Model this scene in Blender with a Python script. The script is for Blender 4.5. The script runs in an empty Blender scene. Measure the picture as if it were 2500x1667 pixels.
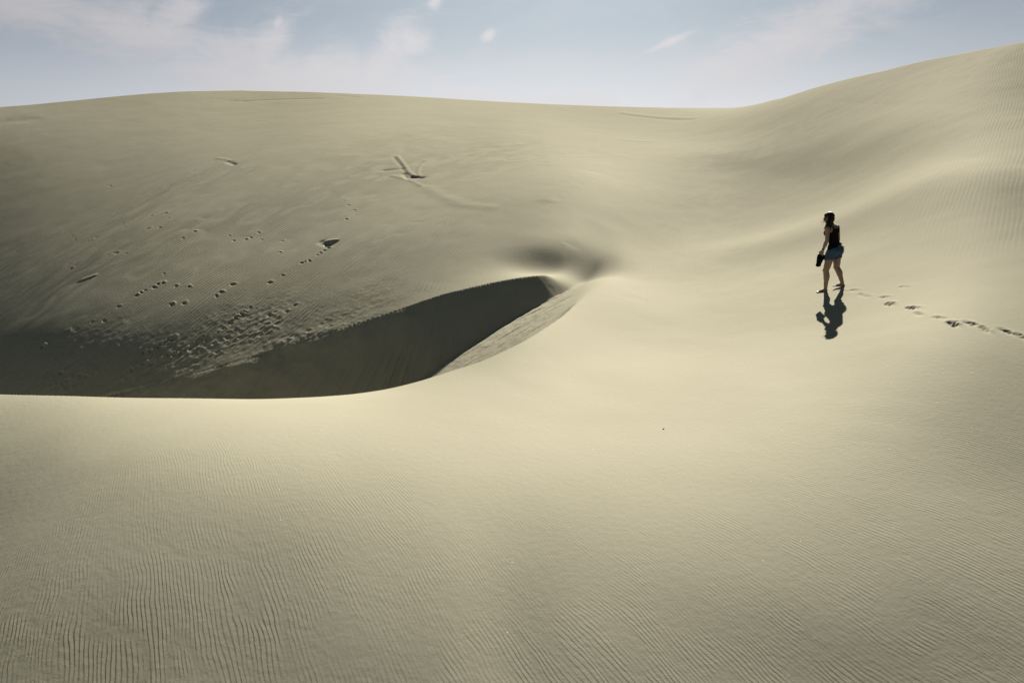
import bpy, bmesh, math, random
import numpy as np
from mathutils import Vector, Matrix
R = math.radians
# ------------------------------------------------------------------ camera
PITCH = R(12); FOC = 1944.0; CU, CV = 1250.0, 833.5        # picture measures on the 2500 x 1667 photograph
scn = bpy.context.scene
col = scn.collection
cd = bpy.data.cameras.new('camera'); cam = bpy.data.objects.new('camera', cd); col.objects.link(cam)
cd.sensor_width = 36; cd.lens = 36*FOC/2500; cd.clip_end = 20000; cd.clip_start = .1
cam.location = (0, 0, 0); cam.rotation_euler = (R(90)-PITCH, 0, 0)
scn.camera = cam
# ------------------------------------------------------------------ light
SUN_E, SUN_A = R(31), R(18)                                # elevation; azimuth clockwise from +Y
scn.view_settings.view_transform = 'Standard'; scn.view_settings.look = 'None'
scn.view_settings.gamma = 1; scn.view_settings.use_curve_mapping = False
scn.view_settings.exposure = 1.44
sd = bpy.data.lights.new('sun', 'SUN'); sd.energy = 5.0; sd.angle = R(.5); sd.color = (1, .965, .90)
sun = bpy.data.objects.new('sun', sd); col.objects.link(sun)
S = Vector((math.sin(SUN_A)*math.cos(SUN_E), math.cos(SUN_A)*math.cos(SUN_E), math.sin(SUN_E)))
sun.rotation_euler = S.to_track_quat('Z', 'Y').to_euler(); sun.location = (20, 60, 50)
W = bpy.data.worlds.new('World'); scn.world = W; W.use_nodes = True
def build_world():
    nt = W.node_tree; N = nt.nodes; L = nt.links; N.clear()
    out = N.new('ShaderNodeOutputWorld'); bg = N.new('ShaderNodeBackground'); L.new(bg.outputs[0], out.inputs[0])
    sky = N.new('ShaderNodeTexSky'); sky.sky_type = 'NISHITA'; sky.sun_disc = False
    sky.sun_elevation = SUN_E; sky.sun_rotation = SUN_A; sky.air_density = 1.0; sky.dust_density = .6; sky.ozone_density = 1.5
    bg.inputs[1].default_value = SKY_STRENGTH
    tc = N.new('ShaderNodeTexCoord')
    sep = N.new('ShaderNodeSeparateXYZ'); L.new(tc.outputs['Generated'], sep.inputs[0])
    def M(op, a, b=None, c=None, clamp=False):
        n = N.new('ShaderNodeMath'); n.operation = op; n.use_clamp = clamp
        for i, v in enumerate((a, b, c)):
            if v is None: continue
            if isinstance(v, (int, float)): n.inputs[i].default_value = v
            else: L.new(v, n.inputs[i])
        return n.outputs[0]
    x, y, z = sep.outputs
    az = M('ARCTAN2', x, y); el = M('ARCSINE', z)
    def sm(v, a, b):
        n = N.new('ShaderNodeMapRange'); n.interpolation_type = 'SMOOTHSTEP'; L.new(v, n.inputs[0])
        n.inputs[1].default_value = a; n.inputs[2].default_value = b; return n.outputs[0]
    def mixc(f, a, b):
        n = N.new('ShaderNodeMix'); n.data_type = 'RGBA'
        if isinstance(f, (int, float)): n.inputs[0].default_value = f
        else: L.new(f, n.inputs[0])
        for k, v in ((6, a), (7, b)):
            if isinstance(v, tuple): n.inputs[k].default_value = v+(1,)
            else: L.new(v, n.inputs[k])
        return n.outputs[2]
    # wisps: noise in direction space, stretched along slanting streaks
    comb = N.new('ShaderNodeCombineXYZ'); L.new(az, comb.inputs[0]); L.new(el, comb.inputs[1])
    def noise(scale, sx, sy, rot, detail=6, rough=.55, dist=0.0, seed=0.0):
        mp = N.new('ShaderNodeMapping'); mp.inputs['Rotation'].default_value = (0, 0, rot); mp.inputs['Scale'].default_value = (sx, sy, 1)
        mp.inputs['Location'].default_value = (seed, seed*.7, 0)
        L.new(comb.outputs[0], mp.inputs[0])
        n = N.new('ShaderNodeTexNoise'); n.inputs['Scale'].default_value = scale; n.inputs['Detail'].default_value = detail
        n.inputs['Roughness'].default_value = rough; n.inputs['Distortion'].default_value = dist
        L.new(mp.outputs[0], n.inputs[0]); return n.outputs[0]
    n1 = noise(9, 1, 2.0, R(-38), 9, .58, 1.2, 3.1)
    n2 = noise(22, .7, 2.4, R(-42), 7, .62, 1.5, 7.7)
    def blob(a0, e0, sa, se, rot=0.0):
        da = M('SUBTRACT', az, R(a0)); de = M('SUBTRACT', el, R(e0)); c_, s_ = math.cos(rot), math.sin(rot)
        u = M('ADD', M('MULTIPLY', da, c_), M('MULTIPLY', de, s_)); v = M('SUBTRACT', M('MULTIPLY', de, c_), M('MULTIPLY', da, s_))
        q = M('ADD', M('POWER', M('ABSOLUTE', M('DIVIDE', u, R(sa))), 2), M('POWER', M('ABSOLUTE', M('DIVIDE', v, R(se))), 2))
        return M('EXPONENT', M('MULTIPLY', q, -1))
    dens = blob(*CLOUDS[0])
    for b in CLOUDS[1:]: dens = M('MAXIMUM', dens, blob(*b))
    ndet = M('ADD', M('MULTIPLY', n1, .6), M('MULTIPLY', n2, .4))
    cl = sm(M('ADD', dens, M('MULTIPLY', M('SUBTRACT', ndet, .5), 2.4)), .0, 1.15)
    broad = sm(M('ADD', M('MULTIPLY', n1, 1.0), M('MULTIPLY', n2, .15)), .5, .85)
    cl = M('MULTIPLY', M('MAXIMUM', cl, M('MULTIPLY', broad, .25)), .9)
    # sky colour dimmed to both sides, imitating the lens's corner darkening
    side = M('EXPONENT', M('MULTIPLY', M('POWER', M('DIVIDE', M('SUBTRACT', az, R(3)), R(21)), 2), -1))
    k = 1.0/SKY_STRENGTH
    own = mixc(side, tuple(v*k for v in SKY_EDGE), tuple(v*k for v in SKY_MID))
    skyc = N.new('ShaderNodeVectorMath'); skyc.operation = 'MULTIPLY'
    L.new(sky.outputs[0], skyc.inputs[0]); skyc.inputs[1].default_value = SKY_TINT
    c0 = mixc(.12, own, skyc.outputs[0])
    hz = M('SUBTRACT', 1.0, sm(el, R(2.5), R(11)))
    wide = M('EXPONENT', M('MULTIPLY', M('POWER', M('DIVIDE', M('SUBTRACT', az, R(2)), R(30)), 2), -1))
    c1 = mixc(M('MULTIPLY', hz, M('ADD', .25, M('MULTIPLY', wide, .75))), c0, tuple(v*k for v in HAZE_COL))
    cc = mixc(wide, tuple(v*k*.54 for v in CLOUD_COL), tuple(v*k for v in CLOUD_COL))  # cloud colour dimmed towards the sides too, for the same lens darkening
    c2 = mixc(cl, c1, cc)
    deep = N.new('ShaderNodeVectorMath'); deep.operation = 'SCALE'; L.new(skyc.outputs[0], deep.inputs[0]); deep.inputs['Scale'].default_value = .5
    c3 = mixc(sm(el, R(13), R(34)), c2, deep.outputs[0])
    back = sm(y, .35, -.2)                                  # the sky behind the photographer is plain deep blue
    c4 = mixc(back, c3, deep.outputs[0])
    L.new(c4, bg.inputs[0])
SKY_STRENGTH = .05
SKY_TINT = (.40, .49, .50)
SKY_EDGE = (0.096, 0.109, 0.134); SKY_MID = (0.191, 0.212, 0.232)
CLOUD_COL = (0.273, 0.267, 0.275); HAZE_COL = (0.293, 0.293, 0.302)
#  azimuth, elevation, half sizes, tilt (degrees)
CLOUDS = [(-31, 10.0, 8, 2.0, R(-18)), (-23, 8.3, 9, 1.9, R(-10)), (-21.5, 9.6, 3.0, 1.4, R(40)), (-15, 6.1, 11, 1.9, R(-3)), (-16.2, 7.8, 2.6, 1.2, R(50)), (-8.8, 7.2, 4.0, 1.3, R(50)),
          (-7.0, 8.6, 1.6, 1.1, R(20)), (-1.6, 9.0, .55, .4, R(40)), (-5.2, 11.1, .6, .5, R(60)), (-15.5, 9.4, .35, .7, R(-30)), (18, 8.2, 9, 2.0, R(24)), (10.5, 8.4, 1.8, .25, R(22)), (30, 11, 5, .5, R(3)), (-2, 4.6, 12, 1.0, 0)]
build_world()
# ------------------------------------------------------------------ helpers
def tag(o, label=None, cat=None, group=None, kind=None):
    if label: o['label'] = label
    if cat: o['category'] = cat
    if group: o['group'] = group
    if kind: o['kind'] = kind
    return o
def ray(u, v):
    a = (u-CU)/FOC; b = (CV-v)/FOC
    x = a; y = math.cos(PITCH)+b*math.sin(PITCH); z = -math.sin(PITCH)+b*math.cos(PITCH)
    return math.atan2(x, y), z/math.hypot(x, y)
# ------------------------------------------------------------------ dune surface: bicubic spline of height/distance over azimuth and log distance
T0, T1, NT = R(-48), R(48), 25
R0, R1, NR = math.log(2.5), math.log(150), 29
CO = np.array([int(v) for v in """-16217 -14638 -13078 -11556 -10097 -8735 -7501 -6409 -5441 -4558 -3735 -3023 -2546 -2401 -2513 -2689 -2760 -2644 -2321 -1809 -1149 -405 355 1071 1727 2327 2884 3411 3922
-16340 -14740 -13152 -11589 -10074 -8645 -7362 -6264 -5342 -4527 -3714 -2920 -2359 -2284 -2544 -2786 -2815 -2638 -2272 -1736 -1068 -323 428 1112 1725 2287 2812 3314 3805
-16474 -14853 -13237 -11637 -10064 -8549 -7194 -6061 -5196 -4508 -3749 -2849 -2123 -2172 -2668 -2955 -2835 -2567 -2168 -1626 -965 -241 496 1142 1713 2237 2731 3206 3675
-16622 -14978 -13337 -11707 -10087 -8470 -7021 -5755 -4918 -4413 -3797 -2886 -1999 -2222 -2982 -3177 -2672 -2308 -1930 -1418 -801 -174 482 1124 1675 2169 2633 3083 3526
-16778 -15111 -13444 -11781 -10126 -8476 -6983 -5372 -4492 -3987 -3437 -2706 -1986 -2520 -3350 -2979 -1939 -1689 -1455 -1034 -470 48 608 1163 1636 2086 2519 2941 3358
-16937 -15249 -13555 -11852 -10149 -8491 -6913 -5140 -4121 -3578 -3076 -2537 -2045 -2801 -3405 -2390 -1497 -1120 -934 -641 -156 328 668 1108 1559 1986 2392 2786 3174
-17091 -15388 -13674 -11943 -10197 -8484 -6782 -5033 -3847 -3243 -2918 -2501 -2376 -3026 -3108 -1906 -1235 -658 -485 -284 54 473 799 1131 1515 1894 2263 2622 2977
-17225 -15517 -13796 -12051 -10267 -8434 -6685 -5025 -3708 -3074 -2840 -2560 -2697 -3076 -2570 -1639 -970 -391 -91 58 277 570 911 1197 1498 1814 2134 2453 2771
-17326 -15618 -13900 -12151 -10340 -8394 -6540 -5018 -3730 -3058 -2791 -2708 -2907 -3040 -2162 -1347 -803 -227 151 313 435 647 916 1183 1459 1729 2003 2280 2561
-17378 -15676 -13960 -12210 -10385 -8403 -6459 -4984 -3820 -3124 -2778 -2776 -2828 -2679 -1804 -1098 -598 -126 278 524 646 751 987 1227 1422 1634 1863 2103 2349
-17373 -15681 -13971 -12220 -10397 -8457 -6481 -4992 -3886 -3199 -2737 -2696 -2541 -2337 -1546 -855 -427 -38 299 567 732 848 944 1131 1322 1514 1713 1923 2140
-17312 -15637 -13942 -12203 -10396 -8524 -6585 -5033 -3963 -3286 -2708 -2315 -1952 -1948 -1388 -690 -283 29 292 526 712 827 941 1073 1222 1385 1560 1747 1940
-17200 -15552 -13886 -12180 -10403 -8543 -6818 -5221 -4053 -3375 -2811 -2159 -1465 -1636 -1369 -643 -143 117 328 523 705 814 891 999 1119 1257 1413 1582 1759
-17049 -15435 -13808 -12149 -10431 -8589 -6708 -5275 -4148 -3453 -2918 -2495 -1960 -1444 -1145 -681 -118 127 291 445 603 797 889 939 1021 1138 1282 1441 1607
-16875 -15297 -13707 -12092 -10430 -8684 -6784 -5301 -4197 -3485 -2954 -2495 -2215 -1642 -1388 -1004 -367 -28 202 390 569 810 836 847 920 1039 1183 1338 1496
-16704 -15156 -13601 -12027 -10420 -8753 -6920 -5372 -4248 -3483 -2941 -2472 -2138 -1739 -1387 -1054 -617 -126 226 404 635 793 676 726 842 984 1135 1287 1439
-16547 -15025 -13498 -11961 -10406 -8815 -7105 -5494 -4312 -3473 -2860 -2366 -1978 -1528 -1215 -890 -509 -32 301 773 820 719 607 712 857 1008 1158 1302 1443
-16405 -14905 -13403 -11897 -10387 -8871 -7289 -5627 -4377 -3449 -2750 -2257 -1838 -1321 -941 -590 -199 276 749 1046 1172 1019 894 917 1014 1136 1264 1390 1513
-16277 -14797 -13317 -11839 -10368 -8915 -7440 -5742 -4444 -3419 -2561 -1892 -1473 -1011 -496 -89 307 708 996 1423 1464 1358 1257 1235 1277 1355 1449 1548 1648
-16163 -14702 -13243 -11790 -10350 -8945 -7567 -5896 -4505 -3451 -2494 -1725 -1239 -740 -133 249 556 920 1294 1472 1637 1656 1615 1588 1597 1637 1696 1766 1840
-16064 -14622 -13183 -11753 -10339 -8953 -7593 -6030 -4597 -3587 -2661 -1874 -1283 -780 -219 155 438 905 1499 1778 1925 1974 1966 1946 1940 1954 1986 2030 2080
-15980 -14555 -13134 -11723 -10327 -8949 -7580 -6169 -4848 -3791 -2844 -2025 -1347 -803 -286 154 570 1136 1762 2072 2222 2287 2302 2295 2286 2287 2300 2324 2354
-15908 -14498 -13092 -11697 -10316 -8952 -7606 -6284 -5045 -3962 -2999 -2158 -1441 -836 -289 220 731 1317 1881 2250 2460 2569 2615 2626 2624 2621 2624 2635 2651
-15847 -14449 -13056 -11674 -10309 -8966 -7652 -6383 -5192 -4110 -3139 -2281 -1531 -875 -279 286 849 1436 1979 2389 2659 2819 2904 2940 2951 2952 2951 2954 2961
-15792 -14404 -13023 -11656 -10308 -8987 -7705 -6474 -5315 -4244 -3269 -2393 -1613 -914 -272 337 936 1533 2082 2525 2845 3055 3179 3243 3270 3277 3277 3276 3277""".split()], float).reshape(NT, NR)/1e4
def _b(t, n):
    t = np.clip(t, 0, n-3-1e-9); i = np.floor(t).astype(int); f = t-i
    return i, ((1-f)**3/6, (3*f**3-6*f**2+4)/6, (-3*f**3+3*f**2+3*f+1)/6, f**3/6)
def wfield(th, rho):
    i, B = _b((th-T0)*(NT-3)/(T1-T0), NT); j, C = _b((rho-R0)*(NR-3)/(R1-R0), NR)
    o = np.zeros(np.broadcast(th, rho).shape)
    for p in range(4):
        for q in range(4): o += B[p]*C[q]*CO[i+p, j+q]
    return o
def seg_dist(x, y, P):
    d = np.full(x.shape, 1e9)
    for i in range(len(P)-1):
        a, b = P[i], P[i+1]; ab = b-a; L2 = (ab**2).sum()
        t = np.clip(((x-a[0])*ab[0]+(y-a[1])*ab[1])/L2, 0, 1)
        d = np.minimum(d, np.hypot(x-a[0]-t*ab[0], y-a[1]-t*ab[1]))
    return d
RIDGE = [68.00,68.00,68.00,68.00,68.00,68.00,68.00,68.00,68.00,68.00,68.00,68.00,68.00,68.00,68.00,68.00,68.00,68.00,68.00,68.00,68.00,68.00,68.00,68.00,68.00,68.00,68.00,68.00,68.00,68.00,68.00,67.61,67.10,66.60,66.09,65.58,65.08,64.60,64.11,63.62,63.14,62.65,62.18,61.70,61.23,60.75,60.28,59.90,59.64,59.39,59.14,58.89,58.63,58.38,58.12,57.87,57.61,57.35,57.10,56.83,56.57,56.31,56.04,53.75,51.03,48.25,45.81,44.83,43.86,42.86,41.85,40.83,39.91,39.40,38.89,38.38,37.83,37.29,36.74,36.19,35.74,35.35,34.96,34.56,34.14,33.71,33.28,33.00,33.00,33.00,33.00,33.00,33.00,33.00,33.00,33.00,33.00]                                       # distance of the skyline brow over azimuth
def zbase(x, y):
    r = np.hypot(x, y); th = np.arctan2(x, y)
    rr = np.interp(th, np.linspace(T0, T1, 97), RIDGE)
    rc = np.clip(r, 4.6, rr)
    z = rc*wfield(np.clip(th, T0, T1), np.log(rc))
    e = np.maximum(r-rr, 0)
    z = z-np.where(e < 60, .26*e, 15.6+(e-60)*.02)      # lee side beyond the brow
    # soft hollow above the far brink and its counter-rise
    for pf, A, w, x0, x1 in RIBS:
        xc = np.clip(x, x0, x1); yp = np.polyval(pf, xc); dy = np.polyval(np.polyder(pf), xc)
        z = z+A*np.exp(-((y-yp)**2/(1+dy*dy)/(w*w)))*sstep(x, x0, x0+5)*(1-sstep(x, x1, x1+12))*(y > 0)
    for hx, hy, sx, sy, dz in HOLLOWS: z = z+dz*np.exp(-((x-hx)/sx)**2-((y-hy)/sy)**2)
    return z
HOLLOWS = []; RIBS = []
def at(u, v, lo=4.7, hi=95, last=False):
    th, w = ray(u, v); rs = np.exp(np.linspace(math.log(lo), math.log(hi), 1600))
    zz = zbase(rs*math.sin(th), rs*math.cos(th))-w*rs
    s = np.where((zz[:-1] < 0) & (zz[1:] >= 0))[0]
    if len(s) == 0: return None
    i = s[-1 if last else 0]; t = -zz[i]/(zz[i+1]-zz[i]); r = rs[i]+t*(rs[i+1]-rs[i])
    return np.array([r*math.sin(th), r*math.cos(th), r*w])
# value noise ------------------------------------------------------
def _h(ix, iy, seed):
    n = (ix*374761393+iy*668265263+seed*974634777) & 0xffffffff
    n = ((n ^ (n >> 13))*1274126177) & 0xffffffff
    return ((n ^ (n >> 16)) & 0xffff)/32767.5-1
def vnoise(x, y, seed=0):
    x = np.asarray(x); ix = np.floor(x).astype(np.int64); iy = np.floor(y).astype(np.int64); fx = x-ix; fy = y-iy
    fx = fx*fx*fx*(fx*(fx*6-15)+10); fy = fy*fy*fy*(fy*(fy*6-15)+10)
    a = _h(ix, iy, seed); b = _h(ix+1, iy, seed); c = _h(ix, iy+1, seed); d = _h(ix+1, iy+1, seed)
    return a+(b-a)*fx+(c-a)*fy+(a-b-c+d)*fx*fy
def fbm(x, y, seed=0, oct=4, gain=.5):
    o = 0; a = 1; t = 0
    for k in range(oct):
        o = o+a*vnoise(x*2**k+k*17.3, y*2**k-k*9.1, seed+k); t += a; a *= gain
    return o/t
def sstep(v, a, b):
    t = np.clip((v-a)/(b-a), 0, 1); return t*t*(3-2*t)
# brinks of the hollow ----------------------------------------------
CREST = [(-300,958,11.2),(0,962,10.9),(200,967,10.8),(400,972,10.7),(600,974,10.65),(750,970,10.7),(850,963,10.8),(1000,937,11.0),(1100,906,11.3),(1190,873,11.7),(1280,830,12.55),(1350,785,14.0),(1410,735,16.1),(1450,690,18.0),(1475,655,19.9),(1490,620,21.5),(1478,590,22.8)]
BRINK = [(-300,1100,19.6),(-200,1075,19.5),(0,1020,19.3),(100,1000,19.1),(250,968,18.9),(400,930,18.8),(550,888,18.6),(700,845,18.5),(850,795,18.5),(1000,747,18.6),(1100,715,18.8),(1200,690,19.05),(1290,668,19.3),(1345,652,19.55),(1385,632,20.0),(1430,602,21.1),(1465,582,22.1)]
_h0 = at(1312, 628, 14, 60)
_r1 = np.array([at(u, v, 12, 60)[:2] for u, v in ((1560, 680), (1700, 640), (1830, 600), (2000, 552), (2200, 500), (2400, 444), (2490, 418))])
_r2 = np.array([at(u, v, 20, 60)[:2] for u, v in ((1560, 440), (1750, 385), (1950, 350), (2200, 322), (2450, 290))])
RIBS = [(np.polyfit(_r1[:, 0], _r1[:, 1], 2), .14, 1.5, _r1[0, 0]-1, _r1[-1, 0]), (np.polyfit(_r2[:, 0], _r2[:, 1], 2), .16, 2.8, _r2[0, 0]-1, _r2[-1, 0])]
def polyline(pts):
    P = []
    for u, v, D in pts:
        th, w = ray(u, v); r = D/math.cos(th); P.append((r*math.sin(th), r*math.cos(th)))
    P = np.array(P)
    # Catmull-Rom resample
    out = []
    for i in range(len(P)-1):
        p0 = P[max(i-1, 0)]; p1 = P[i]; p2 = P[i+1]; p3 = P[min(i+2, len(P)-1)]
        for t in np.linspace(0, 1, 14, endpoint=False):
            out.append(.5*((2*p1)+(-p0+p2)*t+(2*p0-5*p1+4*p2-p3)*t*t+(-p0+3*p1-3*p2+p3)*t**3))
    out.append(P[-1]); return np.array(out)
CL = polyline(CREST); BL = polyline(BRINK)
HOLLOWS = [(_h0[0]+.3, _h0[1]-.25, 1.05, .85, -.29), (_h0[0]+1.35, _h0[1]+.0, .9, 1.1, -.23)] if _h0 is not None else []
CLz = zbase(CL[:, 0], CL[:, 1]); BLz = zbase(BL[:, 0], BL[:, 1])
POLY = np.concatenate([CL, BL[::-1]])
def inside(x, y, P):
    r = np.zeros(x.shape, bool); n = len(P)
    for i in range(n):
        x1, y1 = P[i]; x2, y2 = P[(i+1) % n]
        if y1 == y2: continue
        c = ((y1 > y) != (y2 > y)) & (x < (x2-x1)*(y-y1)/(y2-y1)+x1); r ^= c
    return r
def cone(x, y, L, Lz, t, tq):
    best = np.full(x.shape, -1e9); arg = np.zeros(x.shape, int)
    for k in range(len(L)):
        d = np.hypot(x-L[k, 0], y-L[k, 1]); v = Lz[k]-t[k]*d-tq[k]*d*d; m = v > best; best[m] = v[m]; arg[m] = k
    return best, arg
_f = sstep(CL[:, 1], 14.3, 18.3)
TN_ = np.tan(np.radians(36.0-11*_f)); TF_ = np.tan(np.radians(35.5+2.5*sstep(BL[:, 0], -1.5, 0)-3*sstep(BL[:, 0], 1.1, 2.2)))
def _tip(L): return sstep(np.arange(len(L)), len(L)-16, len(L)-1)
TNQ, TFQ = .45*_tip(CL), .45*_tip(BL); TN_ = TN_*(1-.85*_tip(CL)); TF_ = TF_*(1-.85*_tip(BL))        # the brinks run out into the slope at their far ends
# tracks -------------------------------------------------------------
def dents():
    D = []                      # x, y, azimuth, half length, half width, depth, rim
    foot = [(2055, 711, .6, 0), (2083, 709, .8, 0), (2101, 720, .6, 1), (2116, 723, .5, 1), (2157, 726, 1, 0), (2170, 742, 2.2, 1), (2225, 751, 1.9, 0), (2241, 766, 1.3, 1), (2291, 775, .9, 0),
            (2325, 790, 2.5, 1), (2368, 789, 1.3, 0), (2403, 803, 1.4, 1), (2456, 808, 1.3, 0), (2494, 822, 1.1, 1), (2205, 700, .6, 0), (2532, 828, 1.2, 0)]
    a = at(2100, 715, 10, 24); b = at(2450, 815, 9, 24)
    if a is None or b is None: return D
    az = math.atan2(*(a-b)[:2])
    for u, v, s, side in foot:
        p = at(u, v, 9, 26)
        if p is None: continue
        D.append((p[0], p[1], az+(.18 if side else -.12), (.115+.006*s), .042+.003*s, .013*s, .006*s))
    return D
DENTS = dents()
def far_marks():
    rnd = random.Random(4); D = []
    def row(u0, v0, u1, v1, n, depth, ln=.16, wd=.10, jit=3):
        ln *= .72; wd *= .7
        for i in range(n):
            if n > 3 and rnd.random() < .30: continue
            t = (i+.5)/n; u = u0+(u1-u0)*t+rnd.uniform(-jit, jit)*.6; v = v0+(v1-v0)*t+rnd.uniform(-jit, jit)*.4
            p = at(u, v, 17, 95, True)
            if p is None: continue
            D.append((p[0], p[1], rnd.uniform(-.35, .15)-.6, ln*rnd.uniform(.35, .9), wd*rnd.uniform(.4, .75), depth*rnd.uniform(.15, .55), depth*rnd.uniform(.08, .3)))
    row(545, 802, 622, 742, 11, .075, .19, .08, 1); row(470, 850, 545, 804, 9, .04); row(330, 722, 402, 688, 7, .06)
    row(525, 725, 575, 690, 5, .06); row(655, 692, 705, 662, 5, .05); row(730, 642, 760, 636, 3, .06); row(770, 626, 805, 603, 4, .06, jit=1)
    row(380, 850, 430, 820, 5, .05); row(330, 862, 400, 850, 5, .05); row(300, 905, 470, 850, 14, .05, jit=8); row(120, 940, 260, 900, 12, .04, jit=8)
    row(210, 592, 240, 575, 6, .05, jit=6); row(172, 565, 188, 590, 4, .05); row(170, 640, 178, 665, 4, .04); row(240, 620, 330, 618, 10, .03, jit=9)
    for (u, v) in [(305, 553), (300, 545), (370, 527), (365, 556), (391, 556), (412, 531), (406, 520), (445, 582), (475, 565), (560, 576), (572, 588), (600, 585), (612, 581), (630, 568), (690, 588), (682, 615), (640, 585),
                   (462, 700), (430, 699), (290, 748), (225, 785), (165, 810), (105, 845), (150, 908), (18, 890), (255, 783), (400, 668), (420, 742), (450, 740), (840, 490), (852, 500), (866, 513), (868, 518), (845, 535), (525, 398), (532, 408), (548, 390), (575, 400),
                   (258, 452), (268, 455), (1165, 443), (1410, 343), (285, 520), (640, 785), (660, 770), (655, 790), (720, 745), (700, 760), (600, 820)]:
        row(u, v, u, v, 1, rnd.uniform(.035, .07), .15, .09, 2)
    return D
FAR = far_marks()
def ridges():
    """thin raised or cut lines: (points in the picture, half width, height)"""
    L = [([(970, 382), (985, 400), (997, 420), (1012, 430)], .12, .07), ([(962, 385), (980, 405), (992, 424), (1008, 434)], .12, -.05),
         ([(1042, 392), (1024, 408), (1020, 420), (1024, 432)], .10, .045), ([(1005, 432), (1030, 434)], .14, -.16), ([(985, 424), (997, 437)], .14, -.12),
         ([(940, 416), (978, 412)], .22, -.10), ([(960, 430), (1000, 440), (1030, 455)], .16, .05), ([(1040, 458), (1080, 480), (1130, 500), (1200, 506)], .35, .05),
         ([(198, 684), (232, 672)], .09, .07), ([(200, 688), (233, 676)], .09, -.01), ([(1520, 276), (1690, 289)], .5, .09), ([(1522, 281), (1690, 293)], .4, -.05),
         ([(1385, 383), (1510, 380)], .35, .04), ([(1530, 343), (1600, 347)], .3, .05),
         ([(800, 598), (818, 590)], .10, -.30), ([(796, 590), (815, 588)], .12, .14), ([(785, 590), (806, 598)], .15, -.10),
         ([(555, 395), (573, 402)], .14, -.12), ([(530, 386), (560, 392)], .12, .05),
         ([(595, 248), (640, 245), (700, 243), (780, 241)], .35, -.10), ([(560, 247), (575, 246)], .3, -.08), ([(825, 234), (870, 237)], .4, -.08), ([(790, 225), (800, 225)], .35, -.22), ([(808, 225), (822, 226)], .3, .25), ([(862, 228), (882, 229)], .3, .2), ([(733, 224), (750, 225)], .3, .12), ([(715, 223), (728, 223)], .3, .15),
         ([(1335, 488), (1352, 472), (1395, 447), (1440, 424)], .35, .07),
         ([(470, 845), (498, 828)], .10, -.12), ([(350, 912), (400, 880)], .10, -.10), ([(0, 298), (75, 292)], .8, -.10)]
    out = []
    for pts, w, h in L:
        P = [at(u, v, 17, 95, True) for u, v in pts]
        P = [p for p in P if p is not None]
        if len(P) >= 2: out.append((np.array(P)[:, :2], w, h))
    return out
RID = ridges()
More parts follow.
